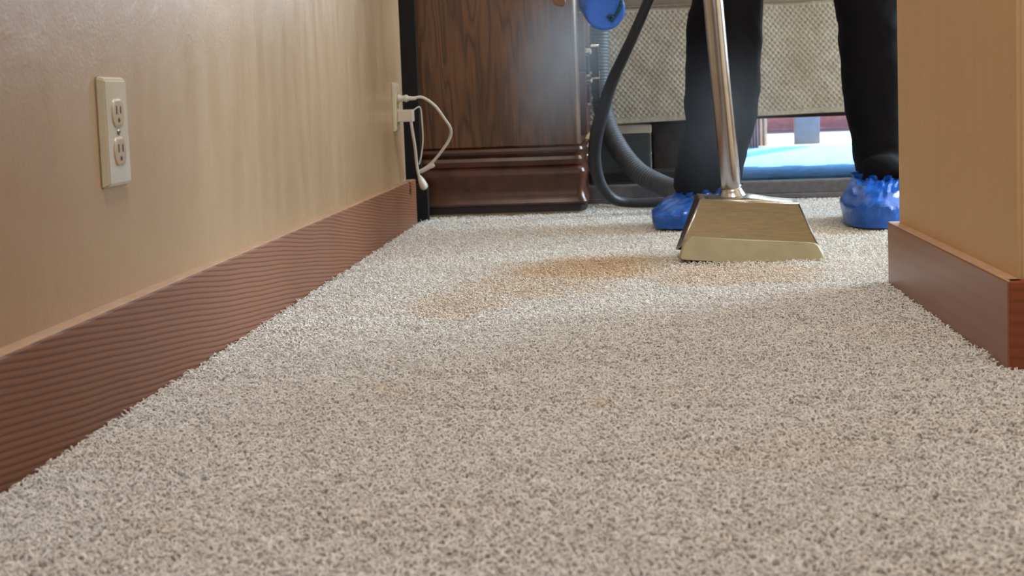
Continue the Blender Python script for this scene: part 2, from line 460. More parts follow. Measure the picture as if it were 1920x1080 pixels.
# carpet pile
def pile():
    pts = []
    def band(y0, y1, sp, x0f, x1f):
        y = y0
        while y < y1:
            xa, xb = x0f(y), x1f(y); n = int((xb - xa) / sp)
            for i in range(n):
                pts.append((xa + (i + random.uniform(-.3, 1.3)) * sp, y + random.uniform(-.6, .6) * sp, 0))
            y += sp
    xl = lambda y: XL + .0215
    xr = lambda y: min(1.0, .36 * y + .12)
    band(.66, 1.35, .0028, xl, xr); band(1.35, 2.1, .0035, xl, xr); band(2.1, 3.5, .005, xl, lambda y: 1.0)
    pts2 = []
    for x, y, z in pts:
        if x > RX - RT - .0015 and RY0 - RT - .0015 < y < RY1 + RT + .001: continue
        if y > 3.21 and x < -.11: continue
        if x < XL + .0215: continue
        dz = .0016 * mnoise.noise(Vector((x * 22, y * 22, 0))) + .001 * mnoise.noise(Vector((x * 60, y * 60, 3)))
        # faint ridges left by the cleaning passes
        for (a, b, c, d_) in RIDGES:
            t = (x - a) / (c - a) if abs(c - a) > 1e-6 else 0
            if 0 <= t <= 1:
                yy = b + (d_ - b) * t + .004 * mnoise.noise(Vector((x * 25, 0, 9)))
                dz -= .0035 * math.exp(-((y - yy) / .006) ** 2) * math.sin(PI * t) ** .3
        pts2.append((x, y, dz - .0060))
    me = bpy.data.meshes.new('carpet_pile'); me.from_pydata(pts2, [], []); me.materials.append(TUFT)
    o = bpy.data.objects.new('carpet_pile', me); COL.objects.link(o)
    g = bpy.data.node_groups.new('tufts', 'GeometryNodeTree')
    g.interface.new_socket('Geometry', in_out='INPUT', socket_type='NodeSocketGeometry')
    g.interface.new_socket('Geometry', in_out='OUTPUT', socket_type='NodeSocketGeometry')
    N = g.nodes.new; L = g.links.new
    gi = N('NodeGroupInput'); go = N('NodeGroupOutput')
    bz = N('GeometryNodeCurvePrimitiveBezierSegment'); bz.inputs['Resolution'].default_value = 4
    bz.inputs['Start'].default_value = (0, 0, -.001); bz.inputs['Start Handle'].default_value = (.0003, 0, .004)
    bz.inputs['End Handle'].default_value = (.0022, .0006, .0062); bz.inputs['End'].default_value = (.0052, -.0005, .0040)
    rad = N('GeometryNodeSetCurveRadius')
    sp_ = N('GeometryNodeSplineParameter'); fc = N('ShaderNodeFloatCurve')
    fc.mapping.curves[0].points[0].location = (0, .75); fc.mapping.curves[0].points[1].location = (1, .55); fc.mapping.curves[0].points.new(.6, 1.0); fc.mapping.update()
    L(sp_.outputs['Factor'], fc.inputs['Value']); L(fc.outputs[0], rad.inputs['Radius']); L(bz.outputs[0], rad.inputs['Curve'])
    cc = N('GeometryNodeCurvePrimitiveCircle'); cc.inputs['Resolution'].default_value = 4; cc.inputs['Radius'].default_value = .0011
    cm = N('GeometryNodeCurveToMesh'); L(rad.outputs[0], cm.inputs['Curve']); L(cc.outputs[0], cm.inputs['Profile Curve']); cm.inputs['Fill Caps'].default_value = True
    if 'Scale' in cm.inputs: L(fc.outputs[0], cm.inputs['Scale'])
    ss = N('GeometryNodeSetShadeSmooth'); L(cm.outputs[0], ss.inputs[0])
    sm = N('GeometryNodeSetMaterial'); sm.inputs['Material'].default_value = TUFT; L(ss.outputs[0], sm.inputs[0])
    ip = N('GeometryNodeInstanceOnPoints'); L(gi.outputs[0], ip.inputs['Points']); L(sm.outputs[0], ip.inputs['Instance'])
    rv = N('FunctionNodeRandomValue'); rv.data_type = 'FLOAT_VECTOR'; rv.inputs[0].default_value = (-.6, -.25, 0); rv.inputs[1].default_value = (.6, .85, 6.283)
    L(rv.outputs[0], ip.inputs['Rotation'])
    rs = N('FunctionNodeRandomValue'); rs.data_type = 'FLOAT'; rs.inputs[2].default_value = .75; rs.inputs[3].default_value = 1.25; rs.inputs['Seed'].default_value = 3
    L(rs.outputs[1], ip.inputs['Scale']); L(ip.outputs[0], go.inputs[0])
    md = o.modifiers.new('tufts', 'NODES'); md.node_group = g
    tag(o, 'short pale beige twisted carpet pile covering the hall floor', 'carpet', kind='stuff')
def rid(x0, y0, x1, y1):
    a, b = F(x0, y0), F(x1, y1); return (a.x, a.y, b.x, b.y)
RIDGES = [rid(820, 612, 1330, 590), rid(1000, 768, 1900, 738), rid(640, 748, 1040, 768), rid(1330, 600, 1620, 578), rid(1320, 480, 1330, 470)]
pile()

# ------------------------------------------------------------------ outlets
def outlet(y0, h, zc, label):
    """y0 = near edge, on the left wall"""
    t = empty('electrical_outlet', (XL, y0 + .035, zc), label, 'outlet', 'wall outlets along the left wall')
    w = .064; th = .008; bm = bmesh.new()
    a = [(XL - .0005, y0, zc - h / 2), (XL - .0005, y0 + w, zc - h / 2), (XL - .0005, y0 + w, zc + h / 2), (XL - .0005, y0, zc + h / 2)]
    i = .004
    b = [(XL + th, y0 + i, zc - h / 2 + i), (XL + th, y0 + w - i, zc - h / 2 + i), (XL + th, y0 + w - i, zc + h / 2 - i), (XL + th, y0 + i, zc + h / 2 - i)]
    poly(bm, a + b, [(0, 1, 2, 3), (4, 5, 6, 7), (0, 1, 5, 4), (1, 2, 6, 5), (2, 3, 7, 6), (3, 0, 4, 7)])
    bmesh.ops.recalc_face_normals(bm, faces=bm.faces[:])
    bmesh.ops.bevel(bm, geom=bm.edges[:], offset=.0016, segments=3, affect='EDGES')
    finish_auto(obj('cover_plate', bm, ALMOND, t), .5)
    yc = y0 + w / 2
    for s in (-1, 1):
        z = zc + s * .0195
        bm = bmesh.new(); n = 28; f0, f1, f2 = [], [], []
        for k in range(n):
            an = 2 * PI * k / n; cy, cz = math.cos(an) * .0145, math.sin(an) * .0172
            cz = max(-.0142, min(.0142, cz))
            f0.append(bm.verts.new((XL + th - .001, yc + cy * 1.06, z + cz * 1.06)))
            f1.append(bm.verts.new((XL + th + .0012, yc + cy, z + cz)))
            f2.append(bm.verts.new((XL + th + .0016, yc + cy * .86, z + cz * .86)))
        for k in range(n):
            j = (k + 1) % n
            bm.faces.new((f0[k], f0[j], f1[j], f1[k])); bm.faces.new((f1[k], f1[j], f2[j], f2[k]))
        bm.faces.new(f2); bm.faces.new(f0[::-1])
        r = obj('receptacle', bm, IVORY, t)
        X = XL + th + .0016
        for dy, dz, hy, hz in ((-.0052, .003, .0011, .0042), (.0052, .003, .0011, .0036)):
            obj('slot', B((X - .001, yc + dy - hy, z + dz - hz), (X + .0003, yc + dy + hy, z + dz + hz)), SLOT, r)
        obj('ground_hole', lathe(bmesh.new(), [(0, .0024), (.0013, .0024)], (X - .001, yc, z - .0075), (1, 0, 0), 12), SLOT, r)
    sc = obj('screw', lathe(bmesh.new(), [(0, .0034), (.0012, .0034), (.0018, .002)], (XL + th - .0005, yc, zc), (1, 0, 0), 16), plain('screw_metal', srgb(150, 140, 120), .3, metal=.8), t)
    obj('screw_slot', B((XL + th + .001, yc - .003, zc - .0004), (XL + th + .0014, yc + .003, zc + .0004)), SLOT, sc)
    return t
def on_wall(px, py):
    r = ray(px, py); return CL + r * ((XL - CL.x) / r.x)
n1 = on_wall(184, 250); n2 = on_wall(735, 201)
Y1, Z1 = n1.y, n1.z; Y2, Z2 = n2.y, n2.z
print('OUTLETS', n1, n2, 'H', (on_wall(184, 142) - on_wall(189, 356)).z, (on_wall(735, 153) - on_wall(739, 251)).z)
outlet(Y1, .114, Z1, 'almond duplex wall outlet near the camera, both sockets empty')
outlet(Y2, .114, Z2, 'almond duplex wall outlet by the dresser, with plug and charger in it')

# ------------------------------------------------------------------ plugs and cords at the far outlet
yc = Y2 + .032
X0 = XL + .008
pg = empty('power_plug', (X0, yc, Z2 + .02), 'white plug in the upper socket of the outlet by the dresser, cord looping down', 'plug')
pz = P(762, 184, yc).z
obj('plug_body', lathe(bmesh.new(), [(-.001, .009), (.004, .010), (.008, .007), (.014, .0065), (.018, .0085), (.022, .0085), (.026, .005), (.04, .0042), (.044, .003)], (X0, yc, pz), (1, 0, -.03), 14), WHITEP, pg, smooth=True)
dD = yc
cpts = [Vector((X0 + .04, yc, pz))] + [P(*q) for q in ((793, 183, dD + .005), (815, 198, dD + .02), (833, 222, dD + .04), (845, 242, dD + .06), (842, 262, dD + .08), (826, 286, dD + .09), (810, 305, dD + .10), (795, 317, dD + .10))]
obj('plug_cord', sweep(bmesh.new(), spline(cpts, 8), .0034, 8), WHITEP, pg, smooth=True)
ch = empty('charger', (X0, yc, Z2 - .02), 'boxy white charger block in the lower socket by the dresser', 'charger')
a = P(748, 206, yc); b = P(773, 228, yc)
obj('charger_body', B((X0 - .001, yc - .013, b.z), (b.x + .004, yc + .013, a.z), .003), WHITEP, ch)
c1 = [P(*q) for q in ((773, 210, yc), (780, 203, yc + .01), (788, 202, yc + .02), (791, 225, yc + .03), (793, 262, yc + .04), (790, 290, yc + .05), (786, 308, yc + .06))]
obj('thin_cord', sweep(bmesh.new(), spline(c1, 8), .0017, 6), WHITEP, ch, smooth=True)
c2 = [P(*q) for q in ((770, 222, yc - .008), (773, 245, yc), (778, 275, yc + .02), (781, 305, yc + .04), (785, 328, yc + .05), (790, 340, yc + .06))]
ex = empty('extension_cord_end', P(795, 345, yc + .06), 'loose cream cord with a flared plug hanging over the baseboard end', 'cord')
obj('cord', sweep(bmesh.new(), spline(c2, 8), .0034, 8), WHITEP, ex, smooth=True)
q0, q1 = P(786, 330, yc + .055), P(797, 354, yc + .065)
obj('plug_body', sweep(bmesh.new(), [q0.lerp(q1, t) for t in (0, .25, .5, .75, .9, 1)], lambda i, s: [.005, .0085, .011, .012, .0115, .007][i], 12, flat=.8), WHITEP, ex, smooth=True)
dd = (q1 - q0).normalized()
for s in (-.004, .004):
    pr = q1 + Vector((s, 0, 0)); obj('prong', sweep(bmesh.new(), [pr, pr + dd * .008], .0013, 6), BRASS, ex)
tp = empty('cord_adapter', P(795, 315, yc + .08), 'flat white connector where the cords meet beside the dresser', 'connector')
q0, q1 = P(785, 323, yc + .08), P(814, 309, yc + .08)
obj('connector_body', sweep(bmesh.new(), [q0.lerp(q1, t) for t in (0, .1, .9, 1)], lambda i, s: [.006, .0085, .0085, .007][i], 4, flat=.6), WHITEP, tp)
# ------------------------------------------------------------------ dresser
DY0, DY1 = 3.19, 3.70
DXL, DXR = -.509, P(1087, 200, DY0).x
dr = empty('dresser', ((DXL + DXR) / 2, (DY0 + DY1) / 2, 0), 'dark oak dresser with moulded base seen side-on past the end of the left wall', 'dresser')
def zat(py, d=DY0): return P(950, py, d).z
def footprint(off, rad=.022, seg=5):
    x0, x1, y0, y1 = DXL - 0 * off, DXR + off, DY0 - off, DY1
    pts = [(x0, y1), (x0, y0)]
    for k in range(seg + 1):
        a = -PI / 2 + (PI / 2) * k / seg
        pts.append((x1 - rad + rad * math.cos(a), y0 + rad + rad * math.sin(a)))
    pts.append((x1, y1)); return pts
def stack(prof, mat, name, rad=.022):
    bm = bmesh.new(); rings = []
    for z, off in prof: rings.append([bm.verts.new((x, y, z)) for x, y in footprint(off, rad)])
    for a, b in zip(rings, rings[1:]):
        n = len(a)
        for k in range(n): bm.faces.new((a[k], a[(k + 1) % n], b[(k + 1) % n], b[k]))
    bm.faces.new(rings[0][::-1]); bm.faces.new(rings[-1])
    return finish_auto(obj(name, bm, mat, dr), .45)
zb = zat(277)
stack([(zb, -.004), (zb + .004, 0), (.86, 0)], OAK, 'side_panel')
def Z(py): return zat(py)
stack([(Z(291), -.004), (Z(289), .004), (Z(284), .007), (Z(279), .005), (Z(278), -.004), (Z(276.5), -.006)], OAKD, 'upper_moulding')
stack([(Z(315), -.002), (Z(311), .002), (Z(302), .004), (Z(296), .001), (Z(292), -.005), (Z(290.5), -.005)], OAKD, 'middle_moulding')
stack([(Z(386), .008), (Z(384.5), .013), (Z(381), .0135), (Z(376), .011), (Z(370), .008), (Z(362), .006), (Z(352), .006), (Z(342), .008), (Z(333), .010), (Z(325), .0105), (Z(319), .008), (Z(316), .004), (Z(314), -.002)], OAKD, 'base_moulding')
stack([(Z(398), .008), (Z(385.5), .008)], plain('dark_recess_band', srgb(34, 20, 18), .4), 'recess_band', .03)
stack([(-.007, .005), (Z(398.5), .005)], plain('pale_plinth', srgb(150, 138, 112), .5), 'plinth', .03)
stack([(.86, .0), (.864, .012), (.888, .014), (.892, .008)], OAKD, 'top')
# drawers and pulls on the right face
rows = [(P(1090, 157, 3.5).z + .006, .60), (zb + .02, P(1090, 163, 3.5).z - .004)]
hz = [(.395), (.325)]
for r_, (z0, z1) in enumerate(((.355, .50), (.19, .35), (.505, .66), (.665, .82))):
    dw = obj('drawer', B((DXR - .002, DY0 + .045, z0), (DXR + .016, DY1 - .02, z1), .004), OAKD, dr)
    zc = [P(1098, 116, 3.35).z, P(1105, 168, 3.35).z, .58, .74][r_]
    hx = DXR + .016; hh = .042 if r_ == 0 else .030
    obj('handle', B((hx + .014, 3.32, zc - hh), (hx + .032, 3.38, zc + hh), .003), BRASS, dw)
    for zz in (zc + hh * .7, zc - hh * .7):
        obj('handle_post', B((hx - .001, 3.342, zz - .004), (hx + .015, 3.358, zz + .004), .001), CHROME, dw)
    obj('handle_cap', B((hx + .012, 3.317, zc + hh * .86), (hx + .035, 3.383, zc + hh * 1.02), .001), CHROME, dw)
    obj('handle_tip', B((hx + .031, 3.317, zc - hh * 1.0), (hx + .0345, 3.383, zc - hh * .62), .001), CHROME, dw)
    zk = zc - .004
    obj('latch', lathe(bmesh.new(), [(0, .004), (.010, .004), (.012, .007), (.017, .006)], (hx - .001, 3.275, zk + .026), (1, 0, 0), 12), CHROME, dw)
    obj('latch_plate', B((hx - .001, 3.262, zk - .032), (hx + .008, 3.290, zk + .018), .002), BRASS, dw)
    obj('latch_lip', B((hx + .001, 3.260, zk - .036), (hx + .012, 3.292, zk - .030), .001), CHROME, dw)

# black panels added as the deep shade in the slot beside the dresser
bd = empty('gap_shade', (-.545, 3.2, 0), 'pair of thin black panels added as the deep shade between wall end and dresser', 'sheet')
obj('tall_shade_panel', B((-.60, 3.15, -.006), (DXL + .006, 3.168, 1.6), .002), BLACK, bd)
obj('short_shade_panel', B((-.58, 3.115, -.006), (P(803, 380, 3.12).x, 3.14, P(790, 345, 3.12).z), .002), BLACK, bd)

# ------------------------------------------------------------------ bed
BY0, BY1, BX0, BX1 = 3.585, 4.85, -.098, 1.95
bed = empty('bed', (BX0, BY0, 0), 'low bed with grey floor rail behind the standing person', 'bed')
ry = 3.42
rz = P(1500, 338, ry).z
obj('floor_rail', B((BX0 - .02, ry, .010), (BX1, ry + .05, rz), .004), GREYFRAME, bed)
obj('rail_foot', B((BX0 - .02, ry - .006, 0), (BX1, ry + .06, .012), .002), GREYFRAME, bed)
obj('far_rail', B((BX1 - .06, ry + .05, .010), (BX1, BY1 - .05, rz), .004), GREYFRAME, bed)
HZ = P(1210, 229, BY0).z
obj('side_rail', B((BX0 + .02, BY0 + .02, HZ - .002), (BX1 - .02, BY0 + .05, HZ + .07), .003), DARKFRAME, bed)
for i in range(12):
    x = BX0 + .12 + i * .155
    obj('slat', B((x, BY0 + .05, HZ + .005), (x + .07, BY1 - .04, HZ + .02), .002), plain('pale_bounce_slat', srgb(216, 196, 165), .6), bed)  # unseen slats, made pale to bounce daylight under the bed
for x in (BX0 + .03, BX1 - .09):
    obj('leg', B((x, BY0 + .37, .001), (x + .05, BY0 + .42, HZ + .01), .003), DARKFRAME, bed)
    obj('leg', B((x, BY1 - .10, .001), (x + .05, BY1 - .05, HZ + .01), .003), DARKFRAME, bed)
SEAM = P(1350, 8, BY0).z
obj('mattress', B((BX0 + .02, BY0 + .02, HZ + .07), (BX1 - .02, BY1 - .02, SEAM + .05), .04), MAT, bed)
sp = empty('bedspread', (BX0, BY0, HZ), 'cream quilted bedspread hanging over the bed side down to its hem', 'bedspread')
def spread_cloth():
    bm = bmesh.new(); W = BX1 - BX0; nx = 900; zt = SEAM; 
    prof = []   # (y, z, relief)
    H = zt - HZ; nz = 150
    g = []
    for j in range(nz + 1):
        t = j / nz; row = []
        for i in range(nx + 1):
            x = BX0 + W * i / nx
            hem = P(0, 0, 1).z * 0 + HZ + .007 * math.sin((x - .1) * 3.1) * 1.0 + (.012 * max(0, (x - .42)) )
            z = hem + (zt - hem) * t
            u, v = (x + z * .9) / .0145 * PI, (x - z * .75) / .0145 * PI
            d = .0024 * (1 - (abs(math.sin(u)) * abs(math.sin(v))) ** .6) * (1 if .045 < t < .97 else 0)
            d += .0012 * (1 if t < .045 else 0)
            f = .006 * math.sin(x * 9 + 1) * (1 - t) + .004 * fbm((x, 0, z), 6)
            y = BY0 + .012 - .028 * (1 - t) ** 2 * .6 - d - f * .8
            row.append(bm.verts.new((x, y, z)))
        g.append(row)
    for a, b in zip(g, g[1:]):
        for i in range(nx): bm.faces.new((a[i], a[i + 1], b[i + 1], b[i]))
    return bm
o = obj('quilted_drop', spread_cloth(), SPREAD, sp, smooth=True)
so = o.modifiers.new('th', 'SOLIDIFY'); so.thickness = .004
bm = sweep(bmesh.new(), [(BX0, BY0 + .008, SEAM + .002), (BX1, BY0 + .008, SEAM + .002)], .004, 8); obj('piping', bm, SPREAD, sp, smooth=True)
bm = B((BX0, BY0 + .006, SEAM + .002), (BX1, BY1, SEAM + .07), .02); obj('top_cover', bm, plain('spread_top', srgb(150, 144, 132), .9), sp)

# under-bed storage
by = 3.602
bn = empty('storage_bin', (0, by + .15, 0), 'smoky grey plastic bin with white lid under the bed', 'bin')
xr = P(1222, 300, by).x; zl0, zl1 = P(1200, 250, by).z, min(P(1200, 233, by).z, HZ - .003)
obj('bin_body', B((BX0 + .01, by + .004, .002), (xr - .001, by + .32, zl0), .006), BIN, bn)
obj('lid', B((BX0 + .004, by - .002, zl0), (xr + .002, by + .326, zl1), .004), LIDW, bn)
bx = empty('storage_box', (.3, by + .15, 0), 'dark brown fabric storage box under the bed beside the bin', 'box')
xb = P(1386, 300, by).x
obj('box_body', B((xr + .006, by + .02, .002), (xb - .03, by + .32, HZ - .014), .006), BOXF, bx)
obj('box_lid', B((xr + .004, by + .017, HZ - .032), (xb - .028, by + .322, HZ - .006), .004), BOXF, bx)
bk = empty('black_case', (.02, 3.64, 0), 'flat black case on the floor in front of the grey bin', 'case')
obj('case_body', B((-.10, 3.556, .001), (.155, 3.598, .078), .008), plain('black_case_vinyl', srgb(34, 33, 34), .6), bk)
obj('case_seam', B((-.102, 3.555, .040), (.157, 3.599, .044), .001), plain('case_seam', srgb(60, 56, 52), .6), bk)
cb = sweep(bmesh.new(), spline([P(*q) for q in ((1108, 368, 3.49), (1130, 362, 3.49), (1160, 358, 3.49), (1190, 356, 3.49), (1212, 357, 3.48), (1214, 363, 3.47), (1190, 364, 3.46), (1150, 366, 3.46))], 6), .0036, 8)
tag(obj('brown_cable', cb, plain('khaki_cable', srgb(100, 90, 74), .5), smooth=True), 'thin khaki cable looped on the bed rail behind the hoses', 'cable')

rug = obj('rug', B((.15, 4.06, -.006), (1.80, FAR - .08, .010), .003), RUG)
tag(rug, 'added rug with blue daylight put into its colour, under and beyond the bed, lit by the garden door', 'rug')

# ------------------------------------------------------------------ hoses
hp = [P(*q) for q in ((1140, -420, 3.25), (1130, -200, 3.42), (1125, -60, 3.50), (1124, 60, 3.515), (1124, 120, 3.515), (1127, 180, 3.51), (1138, 232, 3.49), (1161, 280, 3.45), (1196, 322, 3.39), (1240, 347, 3.33), (1270, 357, 3.27), (1310, 366, 3.22), (1350, 369, 3.16))]
hp = [Vector((.10, 2.70, 1.27)), Vector((-.02, 3.0, 1.22))] + hp
hp = resample(spline(hp, 10), .0022)
hp = [Vector((p.x, p.y, max(p.z, .032))) for p in hp]
tag(obj('vacuum_hose', sweep(bmesh.new(), hp, lambda i, s: .0262 + .0014 * math.cos(s / .0088 * 2 * PI), 20), GREYHOSE, smooth=True),
    'thick grey corrugated vacuum hose hanging beside the dresser and curving along the floor', 'hose')
kp = [P(*q) for q in ((1262, -140, 2.75), (1240, -60, 2.8), (1216, 0, 2.85), (1186, 70, 2.9), (1149, 150, 2.96), (1131, 205, 3.0), (1118, 255, 3.03), (1115, 300, 3.05), (1126, 345, 3.07), (1150, 373, 3.1), (1185, 380, 3.12), (1240, 380, 3.12), (1290, 378, 3.1), (1340, 376, 3.08))]
kp = [Vector((.135, 2.60, 1.20)), Vector((.17, 2.66, 1.0))] + kp
kp = spline(kp, 10)
kp = [Vector((p.x, p.y, max(p.z, .015))) for p in kp]
tag(obj('solution_hose', sweep(bmesh.new(), kp, lambda i, s: .0112 + .0046 * math.exp(-((s - 1.14) / .2) ** 2), 14), BLACKHOSE, smooth=True),
    'slim charcoal hose arcing down in front of the grey corrugated hose', 'hose')

# ------------------------------------------------------------------ wand
wd = empty('cleaning_wand', P(1410, 492, 2.2), 'steel carpet cleaning wand with wide bronze vacuum head on the damp stain', 'cleaning wand')
yF, yB, yL = 2.30, 2.385, 2.225
FTL, FTR = P(1313, 376, yF), P(1497, 383, yF)
BTL, BTR = P(1306, 364.5, yB), P(1490, 373.5, yB)
FBL, FBR = P(1278, 462, yL + .012), P(1538, 472, yL + .012)
BBL, BBR = P(1268, 468, yB - .06), P(1528, 478, yB - .06)
bm = bmesh.new()
poly(bm, [FTL, FTR, FBR, FBL], [(0, 1, 2, 3)])
o = obj('front_plate', bm, HEADM, wd); m_ = o.modifiers.new('s', 'SOLIDIFY'); m_.thickness = .003; m_.offset = 0
def quadobj(name, v, mat, th=.003):
    bm = bmesh.new(); poly(bm, v, [(0, 1, 2, 3)]); o = obj(name, bm, mat, wd)
    m_ = o.modifiers.new('s', 'SOLIDIFY'); m_.thickness = th; m_.offset = 0
    b_ = o.modifiers.new('b', 'BEVEL'); b_.width = .0008; b_.segments = 2
    return o
SIDE = steel('dark_side_steel', srgb(120, 112, 104), .35)
quadobj('side_plate', [FTL, FBL, BBL, BTL], SIDE); quadobj('side_plate', [FTR, FBR, BBR, BTR], SIDE)
quadobj('back_plate', [BTL, BTR, BBR, BBL], SIDE)
# domed top with raised neck
bm = bmesh.new(); n = 14; rws = []
for j in range(7):
    v = j / 6; row = []
    for i in range(n + 1):
        u = i / n
        p = FTL.lerp(FTR, u).lerp(BTL.lerp(BTR, u), v)
        hump = .007 * math.exp(-((u - .52) / .2) ** 2) * math.sin(PI * min(1, v * .7 + .1))
        row.append(bm.verts.new(p + Vector((0, 0, hump + .0015 * math.sin(PI * v)))))
    rws.append(row)
for a, b in zip(rws, rws[1:]):
    for i in range(n): bm.faces.new((a[i], a[i + 1], b[i + 1], b[i]))
o = obj('top_plate', bm, HEADT, wd, smooth=True); m_ = o.modifiers.new('s', 'SOLIDIFY'); m_.thickness = .003; m_.offset = 0
# rolled rim along the front edges
obj('edge_rim', sweep(bmesh.new(), [FBL, FTL], .0022, 8), HEADT, wd, smooth=True)
obj('edge_rim', sweep(bmesh.new(), [FTL, FTR], .0022, 8), HEADT, wd, smooth=True)
obj('edge_rim', sweep(bmesh.new(), [FTR, FBR], .0022, 8), SIDE, wd, smooth=True)
# cream glide lip
out = [(1298, 443.5), (1340, 446), (1400, 448.5), (1460, 451.5), (1515, 454), (1530, 456), (1537, 461), (1544, 473), (1548, 486), (1546, 491), (1536, 494), (1500, 495.5), (1450, 497), (1400, 496), (1340, 491.5), (1290, 488), (1275, 486.5), (1272.5, 483), (1276, 470), (1281, 456), (1288, 447)]
bm = bmesh.new(); yf0, yf1 = 2.205, 2.235
cen = (1410, 470)
def lipp(px, py, k, y):   # shrink toward the centre by k pixels for a rounded edge
    dx, dy = cen[0] - px, cen[1] - py; L_ = math.hypot(dx, dy)
    return P(px + dx / L_ * k, py + dy / L_ * k * .9, y)
def slope_y(py, base): return base + (497 - py) / 55 * .018
R0 = [bm.verts.new(lipp(x, y, 0, slope_y(y, yf1 + .012))) for x, y in out]
R1 = [bm.verts.new(lipp(x, y, 0, slope_y(y, yf1 - .012))) for x, y in out]
R2 = [bm.verts.new(lipp(x, y, 1.2, slope_y(y, yf0 + .006))) for x, y in out]
R3 = [bm.verts.new(lipp(x, y, 4, slope_y(y, yf0 + .001))) for x, y in out]
n = len(out)
for a, b in ((R0, R1), (R1, R2), (R2, R3)):
    for k in range(n): bm.faces.new((a[k], a[(k + 1) % n], b[(k + 1) % n], b[k]))
bm.faces.new(R3); bm.faces.new(R0[::-1])
lip = finish_auto(obj('glide_lip', bm, GLIDE, wd), .8)
# tube
tb = [P(1374, 372, 2.35), P(1372, 358, 2.35), P(1369, 330, 2.345), P(1360, 240, 2.34), P(1348, 120, 2.335), P(1337, 0, 2.33)]
d_ = (tb[-1] - tb[-3]).normalized()
tb += [tb[-1] + d_ * .2, tb[-1] + d_ * .42]
tb += [tb[-1] + Vector((-.005, .10, .10)), tb[-1] + Vector((-.005, .24, .20))]
obj('tube', sweep(bmesh.new(), spline(tb, 8), lambda i, s: .0178 + .004 * math.exp(-(s / .012) ** 2), 24), STEEL, wd, smooth=True)
obj('neck_flange', sweep(bmesh.new(), [P(1374, 374, 2.35), P(1373.5, 368, 2.35), P(1372, 358, 2.35), P(1371, 350, 2.35)], lambda i, s: [.030, .026, .0205, .0185][i], 24), STEEL, wd, smooth=True)
obj('weld_bead', sweep(bmesh.new(), [P(1371, 352, 2.35), P(1370.5, 347, 2.35)], .0195, 24), STEEL, wd, smooth=True)
g_ = tb[-4] + Vector((0, 0, .0)); grip = tb[-3].copy()
obj('grip', sweep(bmesh.new(), [tb[-3], tb[-3].lerp(tb[-4], .5)], .022, 16), BLACKHOSE, wd, smooth=True)

# ------------------------------------------------------------------ person
HIP = Vector((.37, 3.02, .93))
person = empty('person', (.37, 2.85, 0), 'person in black trousers and blue shoe covers bending with a spray bottle, working the wand', 'person')
def skinned(name, verts, edges, rad, mat, sub=1, root=0):
    me = bpy.data.meshes.new(name); org = person.location
    me.from_pydata([Vector(v) - org for v in verts], edges, [])
    me.materials.append(mat)
    o = bpy.data.objects.new(name, me); COL.objects.link(o); o.parent = person
    md = o.modifiers.new('skin', 'SKIN'); md.use_smooth_shade = True; md.branch_smoothing = .4
    for i, r in enumerate(rad):
        s_ = me.skin_vertices[0].data[i]; s_.radius = (r, r) if isinstance(r, (int, float)) else r; s_.use_root = (i == root)
    sb = o.modifiers.new('sub', 'SUBSURF'); sb.levels = sb.render_levels = sub
    return o
BN = P(1135, 20, 2.70)                           # centre of the bottle base
BAX = Vector((-.16, .95, .25)).normalized()      # axis from the base to the neck
NECK = BN + BAX * .165
V = [HIP, HIP + Vector((0, -.10, .11)), (.36, 2.76, 1.13), (.35, 2.60, 1.18), (.34, 2.50, 1.20), (.33, 2.42, 1.19), (.33, 2.35, 1.17)]
R_ = [(.13, .10), (.14, .10), (.15, .11), (.12, .09), .055, .07, .05]
E = [(i, i + 1) for i in range(6)]
def chain(start, pts, rads):
    prev = start
    for p, r in zip(pts, rads):
        V.append(Vector(p)); R_.append(r); E.append((prev, len(V) - 1)); prev = len(V) - 1
    return prev
# legs: viewer-left and viewer-right
aL = P(1330, 366, 2.86); aR = P(1650, 350, 2.86)
chain(0, [(.28, 3.0, .86), (.25, 2.88, .50), (aL.x, 2.88, .10), (aL.x - .025, 2.83, .045), (aL.x - .05, 2.77, .032)], [.085, .055, .038, .028, .022])
chain(0, [(.47, 3.0, .86), (.53, 2.88, .50), (aR.x, 2.87, .10), (aR.x, 2.81, .045), (aR.x, 2.75, .032)], [.085, .055, .038, .028, .022])
# arm reaching down with the bottle
WR = NECK + Vector((.055, -.005, .085))
w1 = chain(3, [(.19, 2.62, 1.14), (.05, 2.70, .88), WR], [.055, .042, .029])
# arm on the wand
G = Vector(tb[-3]) + Vector((.02, .03, .0))
w2 = chain(3, [(.52, 2.60, 1.14), (.44, 2.66, .97), G + Vector((.06, .04, -.01))], [.055, .042, .029])
# palm and five fingers for each hand
def hand(wi, palm_c, fdir, side, curl, mirror=1):
    """fdir: palm to knuckles; side: across the palm; curl: direction the fingers bend"""
    f, s, c = Vector(fdir).normalized(), Vector(side).normalized(), Vector(curl).normalized()
    pc = chain(wi, [palm_c], [(.030, .018)])
    for k, (off, ln) in enumerate(((-.027, .064), (-.009, .072), (.009, .068), (.026, .054))):
        a = Vector(palm_c) + f * .040 + s * off * mirror
        b = a + (f * .75 + c * .55).normalized() * ln * .42
        d2 = b + (f * .05 + c).normalized() * ln * .36
        e = d2 + (c * .6 - f * .75).normalized() * ln * .30
        chain(pc, [a, b, d2, e], [.0098, .0088, .008, .0068])
    a = Vector(palm_c) - f * .004 - s * .030 * mirror
    b = a + (f * .5 - s * .35 * mirror + c * .6).normalized() * .032
    e = b + (f * .5 + s * .35 * mirror + c * .6).normalized() * .028
    chain(pc, [a, b, e], [.012, .0105, .008])
hc = NECK + Vector((-.045, -.03, .066))
hand(w1, hc, (-.62, .1, -.52), BAX.cross(Vector((0, 0, 1))).cross(Vector((0, 0, 1))), (.25, .25, -1))
